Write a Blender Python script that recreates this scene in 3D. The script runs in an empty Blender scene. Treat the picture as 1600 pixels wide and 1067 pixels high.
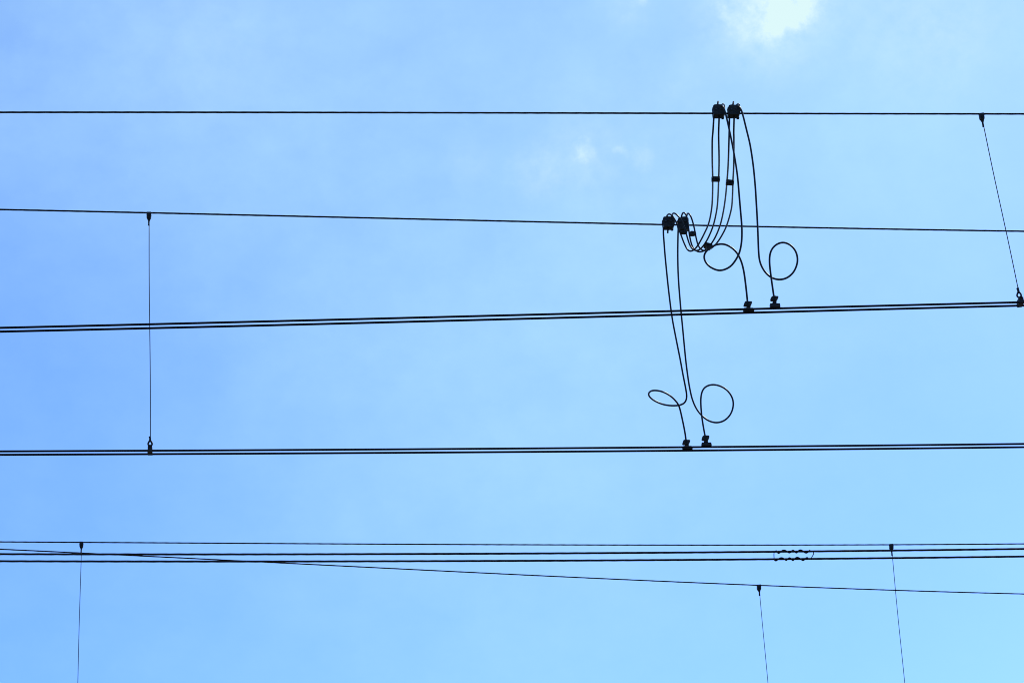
# Overhead railway wires against a summer sky, seen from the ground with a long lens.
import bpy, bmesh, math, random
import numpy as np
from mathutils import Vector, Matrix

random.seed(7)
R = math.radians
sc = bpy.context.scene
col = sc.collection
TAU = 2 * math.pi

# ------------------------------------------------------------------ camera
CAM = Vector((0, 0, 1.6))
F = 4500.0                                   # focal length in photo pixels (1600 wide)
ROT = Matrix.Rotation(R(-5), 4, 'Z') @ Matrix.Rotation(R(90 + 25.5), 4, 'X') @ Matrix.Rotation(R(-2.5), 4, 'Z')
cd = bpy.data.cameras.new('camera')
cam = bpy.data.objects.new('camera', cd)
col.objects.link(cam)
cam.matrix_world = Matrix.Translation(CAM) @ ROT
cd.sensor_width = 36
cd.lens = 36 * F / 1600
cd.clip_end = 9000
sc.camera = cam

# lateral distances of the vertical planes the wires hang in (wires run along X)
Y_A, Y_B, Y_F, Y_C, Y_D = 15.0, 17.0, 20.0, 23.0, 23.8
HALF = 0.026                                 # half the spacing of a twin contact wire
K_D = 0.11                                   # the fourth carrier wire runs obliquely (a turnout)


def ray(px, py):
    return (ROT.to_3x3() @ Vector(((px - 800) / F, (533.5 - py) / F, -1)))


def at(px, py, Y, k=0.0):
    r = ray(px, py)
    return CAM + r * (Y / (r.y - k * r.x))


def mpp(Y):                                  # metres per photo pixel at plane Y
    return (at(801, 533, Y) - at(800, 533, Y)).length


# ------------------------------------------------------------------ materials
def metal(name, c0, c1, rough, metallic, scale, bump=.15, spec=.3):
    m = bpy.data.materials.new(name)
    m.use_nodes = True
    nt = m.node_tree
    b = nt.nodes['Principled BSDF']
    tc = nt.nodes.new('ShaderNodeTexCoord')
    n = nt.nodes.new('ShaderNodeTexNoise')
    n.inputs['Scale'].default_value = scale
    n.inputs['Detail'].default_value = 5
    nt.links.new(tc.outputs['Object'], n.inputs['Vector'])
    r = nt.nodes.new('ShaderNodeValToRGB')
    r.color_ramp.elements[0].position = 0.35
    r.color_ramp.elements[1].position = 0.7
    r.color_ramp.elements[0].color = (*c0, 1)
    r.color_ramp.elements[1].color = (*c1, 1)
    nt.links.new(n.outputs['Fac'], r.inputs['Fac'])
    nt.links.new(r.outputs['Color'], b.inputs['Base Color'])
    b.inputs['Metallic'].default_value = metallic
    b.inputs['Roughness'].default_value = rough
    b.inputs['Specular IOR Level'].default_value = spec
    bp = nt.nodes.new('ShaderNodeBump')
    bp.inputs['Strength'].default_value = bump
    bp.inputs['Distance'].default_value = 0.001
    nt.links.new(n.outputs['Fac'], bp.inputs['Height'])
    nt.links.new(bp.outputs['Normal'], b.inputs['Normal'])
    return m


M_WIRE = metal('sooty_copper_wire', (.008, .008, .010), (.016, .014, .013), .7, .0, 60, spec=.12)
M_CABLE = metal('weathered_copper_cable', (.008, .008, .009), (.020, .018, .016), .42, .25, 80, 0)
M_CLAMP = metal('dark_cast_bronze', (.010, .011, .012), (.045, .034, .024), .55, .1, 45)
M_BOLT = metal('tarnished_bolt_steel', (.006, .006, .007), (.022, .019, .016), .65, .1, 90)

M_GREY = metal('worn_zinc_bolt', (.05, .05, .052), (.11, .10, .09), .4, .6, 90)


# ------------------------------------------------------------------ object helpers
def tag(o, label, cat, group=None):
    o['label'] = label
    o['category'] = cat
    if group:
        o['group'] = group
    return o


def thing(name, loc, label, cat, group=None):
    o = bpy.data.objects.new(name, None)
    o.empty_display_size = .05
    o.location = loc
    col.objects.link(o)
    return tag(o, label, cat, group)


def root_loc(o):
    p = Vector((0, 0, 0))
    while o is not None:
        p += o.location
        o = o.parent
    return p


def link(name, bm, mat, parent=None, origin=None, smooth=False):
    """bm holds world coordinates; the object gets its origin at `origin` (top level) or its parent's."""
    base = root_loc(parent) if parent is not None else Vector(origin)
    bmesh.ops.translate(bm, verts=bm.verts, vec=-base)
    bmesh.ops.recalc_face_normals(bm, faces=bm.faces)
    me = bpy.data.meshes.new(name)
    bm.to_mesh(me)
    bm.free()
    if smooth:
        for p in me.polygons:
            p.use_smooth = True
    me.materials.append(mat)
    o = bpy.data.objects.new(name, me)
    if parent is not None:
        o.parent = parent
    else:
        o.location = base
    col.objects.link(o)
    return o


ROUND = [(math.cos(TAU * i / 12), math.sin(TAU * i / 12)) for i in range(12)]
STRAND = [((1 if i % 2 == 0 else .86) * math.cos(TAU * i / 14), (1 if i % 2 == 0 else .86) * math.sin(TAU * i / 14))
          for i in range(14)]
# grooved contact wire: round below, two clamping grooves above the middle
GROOVED = [(math.cos(R(a)) * q, math.sin(R(a)) * q) for a, q in
           ((0, .98), (15, .95), (27, .70), (40, .92), (60, .98), (90, 1), (120, .98), (140, .92), (153, .70),
            (165, .95), (180, .98), (210, 1), (240, 1), (270, .96), (300, 1), (330, 1))]


def tube(bm, pts, r, prof=ROUND, twist=0.0, cap=True, up=Vector((0, 0, 1))):
    pts = [Vector(p) for p in pts]
    n = len(pts)
    rings = []
    t_prev = None
    u = None
    run = 0.0
    for i, p in enumerate(pts):
        t = (pts[min(i + 1, n - 1)] - pts[max(i - 1, 0)]).normalized()
        if u is None:
            ref = up if abs(t.dot(up)) < .9 else Vector((0, 1, 0))
            u = (ref - t * ref.dot(t)).normalized()
        else:
            u = (t_prev.rotation_difference(t) @ u)
            u = (u - t * u.dot(t)).normalized()
            run += (p - pts[i - 1]).length
        v = t.cross(u)
        a = twist * run
        ca, sa = math.cos(a), math.sin(a)
        rr = r[i] if isinstance(r, (list, tuple)) else r
        rings.append([bm.verts.new(p + (v * (x * ca - y * sa) + u * (x * sa + y * ca)) * rr) for x, y in prof])
        t_prev = t
    m = len(prof)
    for a, b in zip(rings, rings[1:]):
        for j in range(m):
            bm.faces.new((a[j], a[(j + 1) % m], b[(j + 1) % m], b[j]))
    if cap:
        bm.faces.new(rings[0][::-1])
        bm.faces.new(rings[-1])
    return bm


def slim(poly, Y, depth):
    """centre and vertical factor: seen from below, a thick block shows its underside, so its face is that much lower"""
    ys = [p[1] for p in poly]
    cy, h = (min(ys) + max(ys)) / 2, max(ys) - min(ys)
    el = R(25.5) + (533.5 - cy) / F
    return cy, max(.42, 1 - .65 * depth * math.sin(el) / mpp(Y) / h)


def prism(bm, poly, Y, depth, bevel=.003, k=0.0, dy=0.0, fit=None):
    """A solid whose outline is `poly` (photo pixels on the vertical plane Y), `depth` metres thick."""
    cy, q = fit or slim(poly, Y, depth)
    poly = [(x, cy + (y - cy) * q) for x, y in poly]
    n = len(poly)
    d = Vector((-k, 1, 0)).normalized() * (depth / 2)
    off = Vector((0, dy, 0))
    P = [at(x, y, Y, k) + off for x, y in poly]
    a = [bm.verts.new(p - d) for p in P]
    b = [bm.verts.new(p + d) for p in P]
    fs = [bm.faces.new(a), bm.faces.new(b[::-1])]
    for i in range(n):
        fs.append(bm.faces.new((a[i], b[i], b[(i + 1) % n], a[(i + 1) % n])))
    if bevel:
        es = list({e for f in fs for e in f.edges})
        bmesh.ops.bevel(bm, geom=es, offset=bevel, segments=2, profile=.6, affect='EDGES', clamp_overlap=True)
    return bm


def rod(bm, p0, p1, r):
    return tube(bm, [p0, p1], r)


def hexnut(bm, p0, p1, r):
    return tube(bm, [p0, p1], r, prof=[(math.cos(TAU * i / 6), math.sin(TAU * i / 6)) for i in range(6)])


def new():
    return bmesh.new()


# ------------------------------------------------------------------ smooth paths
def catmull(P, per=8):
    P = [np.array(p, float) for p in P]
    P = [2 * P[0] - P[1]] + P + [2 * P[-1] - P[-2]]
    out = []
    for i in range(1, len(P) - 2):
        p0, p1, p2, p3 = P[i - 1:i + 3]
        for j in range(per):
            t = j / per
            out.append(.5 * ((2 * p1) + (-p0 + p2) * t + (2 * p0 - 5 * p1 + 4 * p2 - p3) * t * t
                             + (-p0 + 3 * p1 - 3 * p2 + p3) * t ** 3))
    out.append(P[-2])
    return np.array(out)


def resample(P, step):
    d = np.r_[0, np.cumsum(np.linalg.norm(np.diff(P[:, :2], axis=0), axis=1))]
    n = max(8, int(d[-1] / step))
    s = np.linspace(0, d[-1], n)
    return np.stack([np.interp(s, d, P[:, c]) for c in range(P.shape[1])], 1), s / d[-1]


def smooth(P, it):
    P = P.copy()
    for _ in range(it):
        P[1:-1] += .5 * ((P[:-2] + P[2:]) / 2 - P[1:-1])
    return P


def sstep(a, b, x):
    t = np.clip((x - a) / (b - a), 0, 1)
    return t * t * (3 - 2 * t)


# ------------------------------------------------------------------ ground
gm = bpy.data.materials.new('trackside_ballast')
gm.use_nodes = True
nt = gm.node_tree
b = nt.nodes['Principled BSDF']
n1 = nt.nodes.new('ShaderNodeTexNoise')
n1.inputs['Scale'].default_value = 3
n1.inputs['Detail'].default_value = 8
cr = nt.nodes.new('ShaderNodeValToRGB')
cr.color_ramp.elements[0].color = (.035, .04, .025, 1)
cr.color_ramp.elements[1].color = (.085, .075, .06, 1)
tc = nt.nodes.new('ShaderNodeTexCoord')
nt.links.new(tc.outputs['Object'], n1.inputs['Vector'])
nt.links.new(n1.outputs['Fac'], cr.inputs['Fac'])
nt.links.new(cr.outputs['Color'], b.inputs['Base Color'])
b.inputs['Roughness'].default_value = .95
bm = new()
S = 4000
bm.faces.new([bm.verts.new(p) for p in ((-S, -S, 0), (S, -S, 0), (S, S, 0), (-S, S, 0))])
g = link('ground', bm, gm, origin=(0, 0, 0))
g['kind'] = 'structure'


# ------------------------------------------------------------------ long wires
def span(samples, Y, k=0.0, deg=3, reach=45.0, step=20):
    """3D line through the measured points, carried on beyond the frame at its own slope."""
    x, y = np.array(samples, float).T
    c = np.polyfit((x - 800) / 800, y, deg)
    f = lambda q: np.polyval(c, (q - 800) / 800)
    mid = [at(q, f(q), Y, k) for q in np.arange(-60, 1661, step)]
    a = (mid[0] - mid[3]).normalized()
    z = (mid[-1] - mid[-4]).normalized()
    left = [mid[0] + a * (reach * t / 12) for t in range(12, 0, -1)]
    right = [mid[-1] + z * (reach * t / 12) for t in range(1, 13)]
    return left + mid + right, f


WIRE_R = .0060
S_A = [(0, 175.8), (60, 175.9), (700, 176.5), (760, 176.7), (1300, 178.0), (1560, 178.3), (1600, 178.4)]
S_B = [(0, 327.6), (60, 328.9), (233, 332.6), (600, 341.4), (660, 342.5), (1020, 351), (1270, 355.7), (1540, 360.6), (1600, 361.6)]
S_AN = [(0, 512.1), (60, 510.9), (600, 497.5), (660, 496.1), (1020, 486.8), (1130, 483.9), (1270, 480.6), (1540, 473.8), (1600, 472.1)]
S_AF = [(0, 518), (60, 516.9), (600, 503.7), (660, 502.2), (1020, 492.5), (1130, 489.7), (1240, 487), (1540, 479.1), (1600, 477.3)]
S_BN = [(0, 704.9), (60, 704.7), (233, 703.8), (600, 701.9), (660, 701.5), (1000, 698.9), (1130, 698), (1540, 693.9), (1600, 693.3)]
S_BF = [(0, 710.3), (60, 710.1), (233, 709.2), (600, 707.2), (660, 706.9), (1000, 704.3), (1130, 703.3), (1540, 699), (1600, 698.4)]
S_C = [(0, 846), (60, 846.5), (180, 847.6), (700, 850), (760, 850.3), (1195, 851.2), (1360, 851), (1540, 849.6), (1600, 849.2)]
S_FU = [(0, 865.3), (60, 865.5), (400, 865.4), (700, 865), (760, 864.7), (1195, 861.6), (1285, 860.8), (1430, 859.2), (1540, 858), (1600, 857.1)]
S_FL = [(0, 876.4), (60, 876.5), (400, 876.7), (700, 876.2), (760, 876), (1195, 873), (1360, 872), (1430, 871.1), (1540, 869.7), (1600, 868.9)]
S_D = [(0, 857.4), (60, 860.4), (90, 862), (500, 882.2), (700, 892), (760, 894.6), (1160, 913.2), (1230, 915.6), (1540, 925.8), (1600, 927.5)]

pA, fA = span(S_A, Y_A)
pB, fB = span(S_B, Y_B)
pAN, fAN = span(S_AN, Y_A - HALF)
pAF, fAF = span(S_AF, Y_A + HALF)
pBN, fBN = span(S_BN, Y_B - HALF)
pBF, fBF = span(S_BF, Y_B + HALF)
pC, fC = span(S_C, Y_C)
pFU, fFU = span(S_FU, Y_F)
pFL, fFL = span(S_FL, Y_F + .155)
pD, fD = span(S_D, Y_D, K_D)


def wire(name, pts, r, prof, twist, label, cat, group):
    bm = tube(new(), pts, r, prof, twist)
    return tag(link(name, bm, M_WIRE, origin=pts[len(pts) // 2], smooth=True), label, cat, group)


G1 = 'stranded carrier wires of the overhead line'
wire('carrier_wire', pA, WIRE_R, STRAND, 9, 'thin level black wire running highest of all across the sky', 'wire', G1)
wire('carrier_wire', pB, WIRE_R, STRAND, 9, 'thin black wire below the highest one, dipping gently to the right', 'wire', G1)
wire('carrier_wire', pC, WIRE_R, STRAND, 9, 'thin black wire running just above the thick cable pair', 'wire', G1)
wire('carrier_wire', pD, WIRE_R, STRAND, 9, 'thin slanting wire that crosses the thick cable pair and drops to the right', 'wire', G1)
G2 = 'twin contact wires'
wire('contact_wire', pAN, .0066, GROOVED, 0, 'upper wire of the close pair that climbs towards the right edge', 'wire', G2)
wire('contact_wire', pAF, .0066, GROOVED, 0, 'lower wire of the close pair that climbs towards the right edge', 'wire', G2)
wire('contact_wire', pBN, .0069, GROOVED, 0, 'upper wire of the almost level close pair below the lowest cable coils', 'wire', G2)
wire('contact_wire', pBF, .0069, GROOVED, 0, 'lower wire of the almost level close pair below the lowest cable coils', 'wire', G2)


# ------------------------------------------------------------------ thick cable pair with wound splice
def helix(f, Y, x0, x1, turns, ph):
    s = mpp(Y)
    out = []
    n = 110
    for i in range(n + 1):
        t = i / n
        x = x0 + (x1 - x0) * t
        a = ph + TAU * turns * (t + .03 * math.sin(TAU * 1.7 * t + ph))
        rr = 2.05 + .3 * math.sin(9 * t + ph)
        p = at(x, f(x), Y)
        out.append(p + Vector((0, -math.sin(a), math.cos(a))) * rr * s)
    return out


for pts, f, Y, xs, ph, lab in (
        (pFU, fFU, Y_F, (1212, 1266), .6, 'upper cable of the thick pair near the bottom, wound with a spiral rod'),
        (pFL, fFL, Y_F + .155, (1209, 1262), 1.3, 'lower cable of the thick pair near the bottom, wound with a spiral rod')):
    c = link('feeder_cable', tube(new(), pts, .0084, STRAND, 7), M_CABLE, origin=at(800, f(800), Y), smooth=True)
    tag(c, lab, 'cable', 'thick twin cables')
    link('spiral_rod', tube(new(), helix(f, Y, xs[0], xs[1], 4, ph), .0052), M_WIRE, parent=c, smooth=True)

G3 = 'thin ties between the thick cables'
for pp, lab in (
        ([(1209.6, 861.6, 0), (1209.3, 866.5, .07), (1209.6, 873, .155)], 'short straight tie wire at the left end of the spiral windings'),
        ([(1270.6, 861, 0), (1271.2, 865, .05), (1269.3, 868.5, .1), (1267.2, 872.5, .155)], 'short kinked tie wire at the right end of the spiral windings')):
    P = catmull(pp, 6)
    P = [at(x, y, Y_F + d) for x, y, d in P]
    tag(link('tie_wire', tube(new(), P, .0032), M_WIRE, origin=P[0], smooth=True), lab, 'tie wire', G3)


# ------------------------------------------------------------------ droppers
def place(tpl, ox, oy, ang, s):
    """template (u right, v down along the hanging axis) -> photo pixels"""
    ca, sa = math.cos(ang), math.sin(ang)
    return [(ox + s * (u * ca + v * sa), oy + s * (-u * sa + v * ca)) for u, v in tpl]


T_CLAMP = [(-3.7, -1.5), (3.5, -1.5), (3.7, .6), (3.3, 3.2), (3.5, 4.6), (3.6, 7.2), (2.9, 10.0), (-3.0, 9.6), (-3.8, 7.4),
           (-3.2, 4.6), (-3.7, 3.0)]
T_EYE = [(-2.7, 9.3), (2.6, 9.3), (1.3, 13.4), (-1.0, 13.4)]
T_FER = [(-1.4, 12.0), (1.2, 12.0), (1.0, 17), (1.2, 20.4), (-1.6, 20.0), (-1.0, 17)]
T_LOW = [(-3.4, -6.2), (-2.4, -7.0), (2.6, -7.0), (3.6, -5.6), (3.7, -2.4), (2.8, -.2), (3.1, 2.4), (3.9, 5.2), (3.4, 6.4),
         (-3.6, 6.4), (-4.3, 5.2), (-3.2, 2.4), (-3.0, -.2), (-3.6, -2.4)]
T_NECK = [(-2.0, -13.2), (2.2, -13.2), (1.3, -17), (1.1, -23.4), (-2.5, -21.6), (-1.3, -20), (-1.3, -17)]


def bowed(a, b):
    n = 14                                   # a stiff wire never hangs perfectly straight
    w, ph = random.uniform(.002, .005) * random.choice((-1, 1)), random.uniform(0, 1)
    return [a.lerp(b, i / n) + Vector((w * math.sin(math.pi * i / n) * math.sin(math.pi * (1.2 * i / n + ph)), 0, 0))
            for i in range(n + 1)]


def dropper(top, ang_t, bot, ang_b, Y, s, k, label):
    """top/bot: photo pixels of the attachment on carrier wire and contact wires"""
    t = thing('dropper', at(*top, Y, k), label, 'dropper wire', 'dropper wires of the overhead line')
    m = mpp(Y)
    c = link('carrier_clamp', prism(new(), place(T_CLAMP, *top, ang_t, s), Y, 5.5 * s * m, .15 * s * m * 8, k), M_CLAMP, parent=t)
    bp = at(*place([(0, 5.8)], *top, ang_t, s)[0], Y, k)
    hexnut_bm = hexnut(new(), bp + Vector((0, -4.6 * s * m, 0)), bp + Vector((0, 4.6 * s * m, 0)), 1.7 * s * m)
    link('bolt', hexnut_bm, M_BOLT, parent=c)
    link('thimble', prism(new(), place(T_EYE, *top, ang_t, s), Y, 2.6 * s * m, .4 * s * m, k), M_BOLT, parent=t)
    fer = new()
    prism(fer, place(T_FER, *top, ang_t, s), Y, 2.0 * s * m, .3 * s * m, k)
    link('ferrule', fer, M_BOLT, parent=t)
    a = place([(.35, 13.2)], *top, ang_t, s)[0]
    z = place([(.4, -15)], *bot, ang_b, s)[0]
    link('dropper_wire', tube(new(), bowed(at(*a, Y, k), at(*z, Y, k)), .0027), M_WIRE, parent=t, smooth=True)
    # lower end: ferrule, thimble eye, clamp over both contact wires
    link('ferrule', prism(new(), place(T_NECK, *bot, ang_b, s), Y, 2.0 * s * m, .3 * s * m, k), M_BOLT, parent=t)
    eye = new()
    ring = [(3.1 * math.sin(TAU * i / 20), -10.6 - (3.1 + (1.2 if math.cos(TAU * i / 20) > .8 else 0)) * math.cos(TAU * i / 20))
            for i in range(21)]
    ring = [at(x, y, Y, k) for x, y in place(ring, *bot, ang_b, s)]
    tube(eye, ring, 1.4 * s * m, cap=False)
    link('thimble', eye, M_BOLT, parent=t, smooth=True)
    c = link('contact_clamp', prism(new(), place(T_LOW, *bot, ang_b, s), Y, .066, .8 * s * m, k), M_CLAMP, parent=t)
    bp = at(*place([(.2, -4.2)], *bot, ang_b, s)[0], Y, k)
    link('bolt', hexnut(new(), bp + Vector((0, -.04, 0)), bp + Vector((0, .04, 0)), 1.6 * s * m), M_BOLT, parent=c)
    return t


def lean(a, b):
    return math.atan2(b[0] - a[0], b[1] - a[1])


def mid(f1, f2, x):
    return (f1(x) + f2(x)) / 2


dB = ((232.7, fB(232.7)), (234.6, fBN(234.6)))
dropper(dB[0], 0.0, dB[1], 0.0, Y_B, 1.0, 0, 'dropper hanging straight down at left between two wires, full length in view')
dA = ((1533.2, fA(1533)), (1594.2, fAN(1594)))
dropper(dA[0], .17, dA[1], .17, Y_A, 1.04, 0, 'leaning dropper hung from the highest wire at the right edge')


def far_dropper(x, f, Y, k, slope, s, label):
    y0 = f(x)
    p0 = at(x, y0, Y, k)
    # hangs down to the contact height of that track, below the picture
    y1 = y0 + 240
    while at(x + slope * (y1 - y0), y1, Y, k).z > 9.0:
        y1 += 1
    dropper((x, y0), math.atan(slope), (x + slope * (y1 - y0), y1), math.atan(slope), Y, s, k, label)
    return (x + slope * (y1 - y0), y1)


e1 = far_dropper(127.3, fC, Y_C, 0, -.027, .84, 'dropper near the left edge crossing behind the thick cable pair')
e2 = far_dropper(1392.4, fC, Y_C, 0, .096, .86, 'dropper at right, right of the spiral windings, crossing behind the thick cable pair')
e3 = far_dropper(1185.6, fD, Y_D, K_D, .088, .82, 'dropper hung from the slanting wire, below the spiral windings')


# ------------------------------------------------------------------ clamps holding the jumper cables
def cv(ox, oy, s):
    return lambda *q: [(ox + x / s, oy + y / s) for x, y in q]


c4, c5 = cv(1090, 150, 17.78), cv(1025, 320, 13.34)
c6, c7 = cv(1130, 455, 14.55), cv(1050, 675, 20.0)


def jumper_clamp(Y, center, upper, lower, ear, stud, nut, tail, label):
    m = mpp(Y)
    fit = slim(upper + lower, Y, .052)
    t = thing('jumper_clamp', at(*center, Y), label, 'clamp', 'clamps for the jumper cables on the carrier wires')
    link('upper_jaw', prism(new(), upper, Y, .050, .004, fit=fit), M_CLAMP, parent=t)
    link('lower_jaw', prism(new(), lower, Y, .054, .005, fit=fit), M_CLAMP, parent=t)
    link('side_ear', prism(new(), ear, Y, .030, .003, fit=fit), M_CLAMP, parent=t)
    for u, v in ((-4.6, -4.2), (3.4, -4.4)):
        P = at(center[0] + u, center[1] + v + 1.5, Y)
        link('clamp_bolt', hexnut(new(), P + Vector((0, -.034, 0)), P + Vector((0, .034, 0)), 1.55 * m), M_GREY, parent=t)
    (a, b), w = stud
    bm = new()
    A, B = at(*a, Y), at(*b, Y)
    rod(bm, A, B, 1.4 * m)
    st = link('stud', bm, M_BOLT, parent=t, smooth=True)
    link('nut', hexnut(new(), A + (B - A) * .12, A + (B - A) * .42, 1.7 * m), M_BOLT, parent=st)
    link('lower_bolt', prism(new(), nut, Y, .016, .002), M_BOLT, parent=t)
    if tail:
        P = resample(catmull([(x, y, d) for x, y, d in tail], 6), .6)[0]
        link('cable_tail', tube(new(), [at(x, y, Y + d) for x, y, d in P], .0042), M_CABLE, parent=t, smooth=True)
    return t


jumper_clamp(Y_A, (1122.5, 177.6),
             c4((415, 300), (440, 258), (500, 246), (655, 250), (700, 300), (740, 400), (410, 400)),
             c4((412, 408), (742, 408), (765, 500), (750, 585), (715, 618), (450, 618), (428, 590)),
             c4((402, 325), (430, 318), (430, 385), (404, 380)),
             (c4((548, 300), (572, 152)), 1),
             c4((665, 605), (738, 605), (735, 640), (715, 655), (680, 655), (662, 640)),
             [(1127.2, 165.2, .02), (1128.6, 163.3, .02), (1130.4, 162.8, .025), (1131.4, 164.5, .03), (1131.9, 168, .03), (1132.2, 173, .03)],
             'left clamp on the highest wire, its bolt pointing up')
jumper_clamp(Y_A, (1146.5, 177.7),
             c4((840, 320), (860, 268), (920, 258), (1130, 262), (1170, 300), (1180, 400), (832, 405)),
             c4((836, 412), (1182, 408), (1182, 480), (1160, 600), (1140, 615), (870, 615), (842, 590)),
             c4((824, 320), (850, 314), (850, 390), (826, 384)),
             (c4((970, 310), (998, 160)), 1),
             c4((1080, 600), (1160, 600), (1155, 655), (1085, 655)),
             [(1150.6, 165.6, .02), (1151.6, 163.5, .02), (1153.2, 162.8, .025), (1154.9, 163.3, .03), (1155.6, 166.5, .03), (1156, 170, .03)],
             'right clamp on the highest wire, its bolt pointing up')
jumper_clamp(Y_B, (1044, 351.5),
             c5((135, 300), (150, 258), (230, 252), (365, 252), (382, 320), (386, 372), (135, 376)),
             c5((132, 384), (388, 380), (386, 430), (366, 500), (350, 522), (160, 520), (140, 450)),
             c5((122, 330), (145, 322), (145, 400), (124, 394)),
             (c5((248, 490), (244, 590)), 1),
             c5((310, 510), (366, 505), (360, 542), (320, 545)),
             None, 'left clamp on the gently dipping wire, its bolt pointing down')
jumper_clamp(Y_B, (1066.5, 352),
             c5((448, 300), (520, 258), (640, 250), (672, 300), (676, 395), (440, 395)),
             c5((440, 402), (680, 402), (686, 540), (610, 575), (500, 578), (462, 540)),
             c5((430, 340), (455, 334), (455, 420), (432, 412)),
             (c5((585, 540), (560, 605)), 1),
             c5((500, 570), (560, 570), (555, 600), (505, 600)),
             None, 'right clamp on the gently dipping wire, half hidden behind jumper cables')


# ------------------------------------------------------------------ clamps on the contact wires
def wire_clamp(Y, origin, head, neck, base, label):
    t = thing('contact_clamp', at(*origin, Y), label, 'clamp', 'small clamps where the jumper cables end')
    link('base', prism(new(), base, Y, .028, .003), M_CLAMP, parent=t)
    link('neck', prism(new(), neck, Y, .020, .002), M_BOLT, parent=t)
    h = link('head', prism(new(), head, Y, .026, .004), M_CLAMP, parent=t)
    cx = sum(p[0] for p in head) / len(head)
    cy = sum(p[1] for p in head) / len(head)
    P = at(cx, cy, Y)
    link('bolt', hexnut(new(), P + Vector((0, -.018, 0)), P + Vector((0, .020, 0)), 1.5 * mpp(Y)), M_BOLT, parent=h)
    return t


wire_clamp(Y_A + HALF, (1169, 488.6),
           c6((468, 300), (488, 242), (512, 230), (635, 232), (655, 258), (645, 300), (622, 352), (525, 352), (478, 352), (462, 335)),
           c6((527, 345), (620, 345), (620, 390), (527, 390)),
           c6((452, 392), (480, 380), (670, 380), (700, 400), (704, 482), (468, 488), (466, 420)),
           'contact clamp left of its neighbour on the climbing wire pair')
wire_clamp(Y_A - HALF, (1211, fAN(1211)),
           c6((1082, 150), (1105, 115), (1140, 110), (1172, 128), (1215, 110), (1245, 115), (1254, 150), (1228, 212), (1205, 238), (1085, 232), (1068, 195)),
           c6((1122, 232), (1208, 232), (1212, 290), (1120, 290)),
           c6((1058, 282), (1180, 278), (1285, 280), (1298, 390), (1065, 398)),
           'contact clamp right of its neighbour on the climbing wire pair')
wire_clamp(Y_B + HALF, (1073.5, 703.7),
           c7((325, 345), (350, 255), (385, 238), (540, 240), (570, 268), (548, 345), (520, 405), (340, 405), (320, 375)),
           c7((398, 398), (522, 398), (528, 445), (398, 445)),
           c7((322, 445), (400, 430), (600, 433), (626, 460), (645, 560), (335, 565), (325, 500)),
           'contact clamp left of its neighbour on the almost level wire pair')
wire_clamp(Y_B - HALF, (1103.5, fBN(1103)),
           c7((935, 170), (962, 108), (1040, 125), (1110, 98), (1165, 118), (1162, 190), (1130, 275), (960, 278), (922, 240)),
           c7((998, 272), (1117, 272), (1126, 332), (998, 332)),
           c7((922, 322), (1218, 322), (1242, 445), (920, 455)),
           'contact clamp right of its neighbour on the almost level wire pair')


# ------------------------------------------------------------------ jumper cables
class Path:
    def __init__(self, pts, depth, it=6):
        P = [(p[0], p[1], p[2] if len(p) > 2 else 0.0) for p in pts]
        P, u = resample(catmull(P, 8), 1.6)
        P = smooth(P, it)
        self.P, self.Y = P, depth(u) + P[:, 2]

    def depth_near(self, x, y):
        i = np.argmin((self.P[:, 0] - x) ** 2 + (self.P[:, 1] - y) ** 2)
        return float(self.Y[i])

    def points(self):
        return [at(x, y, Y) for (x, y, _), Y in zip(self.P, self.Y)]


def jumper(path, r, label, group):
    P = path.points()
    return tag(link('jumper_cable', tube(new(), P, r), M_CABLE, origin=P[0], smooth=True), label, 'cable', group)


def swing(front):                            # from the near carrier wire across to the far one
    return lambda u: Y_A + (Y_B - front - Y_A) * sstep(0, .78, u) + front * sstep(.95, 1, u)


L1 = Path([(1115.4, 183), (1114, 206), (1112.9, 219.7), (1112.9, 251.5), (1113.6, 280), (1113.2, 309), (1111.7, 327.8), (1107.4, 349),
           (1100, 366), (1092, 381), (1086.5, 388.5), (1082, 392), (1077.5, 392.7), (1073.7, 389.7), (1068.5, 379), (1064, 367),
           (1061, 359.7), (1057.2, 349), (1052.7, 340.2), (1049, 336), (1045.2, 334.2), (1042.6, 336), (1041, 341)], swing(.075), 3)
L2 = Path([(1123.7, 183), (1122.9, 206), (1123, 219.7), (1123.6, 251.5), (1122.9, 280), (1121.8, 309), (1119.7, 329.6), (1114.6, 352),
           (1107.2, 370.5), (1100.5, 382), (1094.9, 388.7), (1090.2, 391.6), (1085, 391.2), (1080.5, 387.5), (1076.7, 380), (1073, 368),
           (1070, 356.5), (1065.5, 346.2), (1061, 339.5), (1055.7, 334.2), (1052.4, 332.7), (1050.2, 334.6), (1049.4, 340)], swing(.085), 3)
L3 = Path([(1139.8, 183), (1139.5, 200.6), (1139.1, 216.5), (1137.9, 254.7), (1136.2, 280), (1133.4, 310), (1129.6, 334), (1125, 352.7),
           (1118, 370), (1110.3, 382.5), (1104.5, 388.8), (1100, 392), (1094.7, 393.8), (1089.5, 392.9), (1084.4, 389.3), (1080.5, 381.5),
           (1077.6, 369), (1076, 357), (1074.8, 348.5), (1073, 339), (1070.2, 333.2), (1067.7, 331.6), (1065.7, 335), (1064.4, 341)], swing(.06), 3)
L4 = Path([(1147.1, 183), (1146.5, 206), (1146.7, 216.5), (1146.6, 254.7), (1145.3, 283.4), (1144.4, 309), (1142.7, 327), (1136, 351),
           (1128.6, 366.8), (1119.6, 380.5), (1110.9, 388.4), (1103, 392), (1097, 390.8), (1093.4, 387.6), (1090.2, 381.5), (1087.2, 369.5),
           (1085, 357.5), (1082, 345.5), (1079, 337.4), (1075.4, 332.8), (1073.5, 334.2), (1072.9, 340)], swing(.07), 3)
G4 = 'four jumper cables slung between the two carrier wires'
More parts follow.
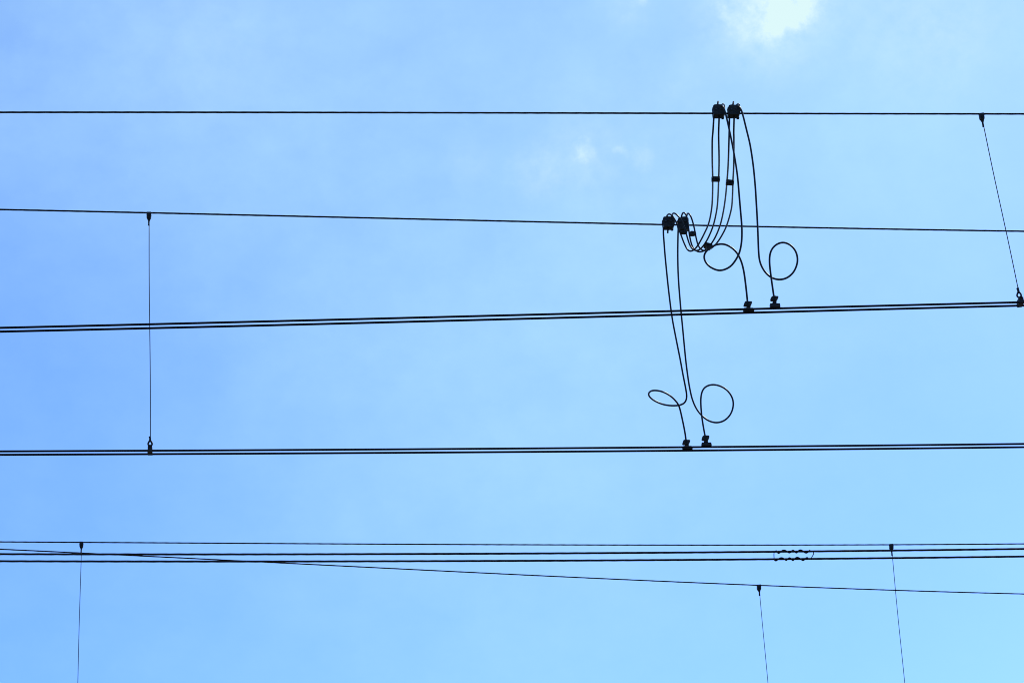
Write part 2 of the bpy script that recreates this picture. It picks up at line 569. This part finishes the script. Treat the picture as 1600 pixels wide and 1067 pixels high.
for p, lab in ((L1, 'leftmost of the four cables slung below the clamps of the highest wire'),
               (L2, 'second from left of the four cables slung below the clamps of the highest wire'),
               (L3, 'third from left of the four cables slung below the clamps of the highest wire'),
               (L4, 'rightmost of the four cables slung below the clamps of the highest wire')):
    jumper(p, .0056, lab, G4)

lin = lambda a, b, bulge=0.0: (lambda u: a + (b - a) * u + bulge * np.sin(np.pi * u) ** 2)
H1 = Path([(1126, 166.5), (1128.3, 165), (1131, 170), (1134, 179), (1141, 210), (1147.5, 243.6), (1152.3, 275.4), (1155.3, 309), (1157.2, 331),
           (1159.1, 354.5), (1158.9, 375.9), (1156.2, 392), (1151.8, 402.6), (1142.9, 415), (1132.2, 421.3), (1121.5, 422.5), (1109, 416.8),
           (1102, 408.8), (1100, 400.8), (1102.8, 393.7), (1110.8, 386.6), (1119.7, 382.4), (1130.4, 381.5), (1141, 385.7), (1150.9, 394.6),
           (1158, 408), (1162.5, 425.7), (1166, 452.4), (1168, 472)], lin(Y_A - .045, Y_A + HALF, -.06), 6)
H2 = Path([(1151.5, 167), (1154, 165.8), (1157.5, 170.5), (1160.3, 178.5), (1166.6, 203.7), (1172.2, 227.6), (1177, 259.5), (1180.1, 291.4),
           (1181.3, 310), (1182.9, 336.7), (1184.2, 363.4), (1185.6, 397), (1188.3, 412), (1195.4, 425), (1205.2, 433.6), (1217.6, 437),
           (1230, 434), (1240.4, 424.5), (1246, 409.7), (1244.4, 395.5), (1237.2, 384.8), (1227, 379.4), (1217.6, 380), (1208.8, 385.9),
           (1203.6, 395.5), (1202.4, 409.7), (1204.6, 431), (1207.6, 452.4), (1209.6, 466)], lin(Y_A - .045, Y_A - HALF, .06), 6)
H3 = Path([(1036.6, 356), (1036.6, 366), (1037.3, 375), (1039.2, 399.5), (1043.2, 440), (1046.7, 470.3), (1050.6, 498.8), (1056.5, 530),
           (1062.7, 561), (1067.5, 587), (1071.6, 608, .02), (1073, 620, .04), (1070.3, 628.4, .06), (1063, 632.6, .08), (1051, 633.7, .11), (1037.5, 632, .12),
           (1024, 626.7, .09), (1015.7, 620.7, .04), (1013, 615.5, 0), (1015.7, 611.4, -.05), (1022.5, 609.8, -.10), (1034.5, 611.7, -.12),
           (1046.5, 617.7, -.09), (1055.5, 626, -.05), (1061.2, 635, -.02), (1066, 654.5, -.005), (1070.3, 676), (1072, 689)], lin(Y_B, Y_B + HALF), 4)
H4 = Path([(1060.2, 352), (1059.5, 364), (1059, 399), (1060, 434.6), (1063.4, 479), (1066.4, 510), (1071.2, 560), (1075, 590), (1078, 608),
           (1082, 624.5), (1088.5, 639), (1097.5, 650), (1108, 657.5), (1120, 660.2), (1132, 656.7), (1141.5, 647), (1145.8, 633.5),
           (1144, 621), (1136.5, 610), (1126, 603.3), (1114, 600.8), (1103.7, 603.5), (1097.5, 610.5), (1095, 624), (1096, 645),
           (1098.4, 663), (1102.2, 684)], lin(Y_B, Y_B - HALF, .06), 6)
G5 = 'four long looped jumper cables dropping to the contact wires'
for p, lab in ((H1, 'cable falling from the left clamp of the highest wire into a wide oval loop'),
               (H2, 'cable falling from the right clamp of the highest wire into the round loop furthest right'),
               (H3, 'cable with the flat narrow loop, falling from the left clamp of the dipping wire'),
               (H4, 'cable with the round loop just above the almost level wire pair')):
    jumper(p, .0059, lab, G5)


# ------------------------------------------------------------------ spacers on the slung cables
def spacer(poly, path, depth, label, dy=0.0):
    cx = sum(p[0] for p in poly) / len(poly)
    cy = sum(p[1] for p in poly) / len(poly)
    Y = path.depth_near(cx, cy) + dy
    poly = [(x, cy + (y - cy) * 1.3) for x, y in poly]
    t = thing('cable_spacer', at(cx, cy, Y), label, 'spacer', 'spacers clipped on the slung cables')
    link('clip', prism(new(), poly, Y, depth, .0018), M_CLAMP, parent=t)
    P = at(cx, cy, Y)
    link('bolt', hexnut(new(), P + Vector((0, -depth / 2 - .005, 0)), P + Vector((0, depth / 2 + .005, 0)), .0048), M_BOLT, parent=t)


spacer([(1111.7, 276.8), (1124.8, 277.2), (1124.8, 283.4), (1111.8, 283.2)], L1, .022, 'spacer joining the left two slung cables high up, left of another')
spacer([(1134.3, 281.6), (1147, 282.8), (1146.4, 289.2), (1134.0, 288.4)], L3, .022, 'spacer joining the right two slung cables high up, right of another')
spacer(c5((488, 560), (560, 548), (640, 556), (650, 605), (590, 604), (560, 612), (510, 600)), L1, .026, 'spacer at the foot of the half hidden clamp on the dipping wire')
spacer(c5((706, 576), (740, 562), (825, 574), (838, 632), (780, 638), (756, 650), (722, 640), (702, 610)), L4, .026,
       'spacer right of the half hidden clamp, on two cables just below the dipping wire')
spacer(c5((1035, 808), (1085, 822), (1160, 838), (1172, 870), (1128, 928), (1060, 922), (1038, 888), (996, 862), (1004, 838)), L3, .05,
       'spacer low in the curve of the slung cables, beside the wide oval loop', -.02)

# ------------------------------------------------------------------ sun and sky
SUN_EL, SUN_AZ = 48.0, 45.0
sd = bpy.data.lights.new('sun', 'SUN')
sd.energy = 3.0
sd.angle = R(.5)
sd.color = (1, .96, .9)
so = bpy.data.objects.new('sun', sd)
col.objects.link(so)
sv = Vector((math.sin(R(SUN_AZ)) * math.cos(R(SUN_EL)), math.cos(R(SUN_AZ)) * math.cos(R(SUN_EL)), math.sin(R(SUN_EL))))
so.rotation_euler = sv.to_track_quat('Z', 'Y').to_euler()
so.location = sv * 50

w = bpy.data.worlds.new('World')
sc.world = w
w.use_nodes = True
nt = w.node_tree
N, Lk = nt.nodes, nt.links
bg = N['Background']
sky = N.new('ShaderNodeTexSky')
sky.sky_type = 'NISHITA'
sky.sun_disc = False
sky.sun_elevation = R(SUN_EL)
sky.sun_rotation = R(SUN_AZ)
sky.air_density = .93
sky.dust_density = .8
sky.ozone_density = 8.0
BG = .14
bg.inputs['Strength'].default_value = BG
tc = N.new('ShaderNodeTexCoord')
dirv = tc.outputs['Generated']


def math_node(op, a, b=None, clamp=False):
    n = N.new('ShaderNodeMath')
    n.operation = op
    n.use_clamp = clamp
    for i, v in enumerate((a, b)):
        if v is None:
            continue
        if isinstance(v, (int, float)):
            n.inputs[i].default_value = v
        else:
            Lk.new(v, n.inputs[i])
    return n.outputs[0]


def noise(scale, detail, rough=.55, vec=None):
    n = N.new('ShaderNodeTexNoise')
    n.inputs['Scale'].default_value = scale
    n.inputs['Detail'].default_value = detail
    n.inputs['Roughness'].default_value = rough
    Lk.new(vec or dirv, n.inputs['Vector'])
    return n


def vmath(op, a, b):
    n = N.new('ShaderNodeVectorMath')
    n.operation = op
    for i, v in enumerate((a, b)):
        if v is None:
            continue
        if isinstance(v, (tuple, Vector)):
            n.inputs[i].default_value = v
        else:
            Lk.new(v, n.inputs[i])
    return n


# ragged coordinates for the cloud edges
wn = noise(110, 5, .6)
off = vmath('SUBTRACT', wn.outputs['Color'], (.5, .5, .5))
sc1 = N.new('ShaderNodeVectorMath')
sc1.operation = 'SCALE'
Lk.new(off.outputs[0], sc1.inputs[0])
sc1.inputs['Scale'].default_value = .013
wdir = vmath('ADD', dirv, sc1.outputs[0]).outputs[0]


def puff(px, py, rad, strength, vec):
    d = vmath('DISTANCE', vec, tuple(ray(px, py).normalized())).outputs['Value']
    m = N.new('ShaderNodeMapRange')
    m.interpolation_type = 'SMOOTHSTEP'
    m.inputs['From Min'].default_value = 0
    m.inputs['From Max'].default_value = rad / F
    m.inputs['To Min'].default_value = strength
    m.inputs['To Max'].default_value = 0
    Lk.new(d, m.inputs['Value'])
    return m.outputs['Result']


total = None
for q in ((1240, -4, 58, .66, 1), (1224, 32, 46, .58, 1), (1194, 52, 34, .34, 1), (1258, 6, 40, .28, 1),
          (1180, 14, 62, .26, 1), (1130, 18, 26, .26, 1), (1152, 44, 32, .20, 1), (1180, 0, 160, .22, 0), (1275, 34, 30, .10, 1),
          (985, 5, 60, .14, 1), (1003, 0, 16, .22, 1), (1210, 40, 130, .12, 0),
          (911, 237, 24, .32, 1), (1235, 0, 200, .12, 0), (1500, -10, 260, .10, 0), (903, 245, 90, .12, 0), (972, 236, 20, .06, 1), (1000, 246, 30, .16, 1), (968, 238, 14, .12, 1), (840, 268, 60, .14, 1), (735, 255, 60, .07, 1), (1085, 130, 70, .06, 1), (1440, 60, 160, .10, 1), (330, 60, 200, .06, 1),
          (960, 240, 220, .07, 0)):
    v = puff(*q[:4], wdir if q[4] else dirv)
    total = v if total is None else math_node('ADD', total, v)
VEIL = ((900, 180, 950, .38), (120, -40, 650, .27), (760, 820, 700, .17), (1500, 150, 600, .14), (150, 520, 900, .06))
# break the puffs up with finer noise
fn = noise(150, 7, .64)
brk = math_node('MULTIPLY_ADD', fn.outputs['Fac'], 3.0)
N[-1].inputs[2].default_value = -.38
total = math_node('MULTIPLY', total, brk)
# thin high veil, uneven over the whole sky
vn = noise(9, 4, .5)
vr = N.new('ShaderNodeMapRange')
vr.inputs['From Min'].default_value = .32
vr.inputs['From Max'].default_value = .72
vr.inputs['To Min'].default_value = 0
vr.inputs['To Max'].default_value = 1
Lk.new(vn.outputs['Fac'], vr.inputs['Value'])
vn2 = noise(55, 5, .6)
st = vmath('MULTIPLY', dirv, (1.0, 1.0, 2.2))
stw = vmath('ADD', st.outputs[0], sc1.outputs[0])
vn3 = noise(26, 6, .6, stw.outputs[0])
v2 = math_node('MULTIPLY', math_node('SUBTRACT', math_node('MULTIPLY', math_node('ADD', vn2.outputs['Fac'], vn3.outputs['Fac']), .5), .5), .42)
veil = None
for q in VEIL:
    v = puff(*q, dirv)
    veil = v if veil is None else math_node('ADD', veil, v)
veil = math_node('MULTIPLY', veil, math_node('ADD', math_node('MULTIPLY', vr.outputs['Result'], .34), .83))
v2 = math_node('MULTIPLY', v2, math_node('ADD', math_node('MULTIPLY', veil, 1.8), .45))
veil = math_node('ADD', veil, v2, clamp=True)
fac = math_node('MAXIMUM', total, 0.0, clamp=True)

hs = N.new('ShaderNodeGamma')
hs.inputs['Gamma'].default_value = 1.35
pre = vmath('SCALE', sky.outputs['Color'], None)
pre.inputs['Scale'].default_value = .2
Lk.new(pre.outputs[0], hs.inputs['Color'])
post = vmath('MULTIPLY', hs.outputs['Color'], (5.85, 6.16, 6.1))
mv = N.new('ShaderNodeMix')
mv.data_type = 'RGBA'
Lk.new(veil, mv.inputs['Factor'])
Lk.new(post.outputs[0], mv.inputs['A'])
mv.inputs['B'].default_value = (3.3, 5.25, 5.6, 1)
mx = N.new('ShaderNodeMix')
mx.data_type = 'RGBA'
Lk.new(fac, mx.inputs['Factor'])
Lk.new(mv.outputs['Result'], mx.inputs['A'])
mx.inputs['B'].default_value = (4.05, 5.3, 5.4, 1)
Lk.new(mx.outputs['Result'], bg.inputs['Color'])

# ------------------------------------------------------------------ view
vs = sc.view_settings
vs.view_transform = 'Standard'
vs.look = 'None'
vs.exposure = .36
vs.gamma = 1
vs.use_curve_mapping = False
sc.cycles.pixel_filter_type = 'BLACKMAN_HARRIS'
sc.cycles.filter_width = 1.0
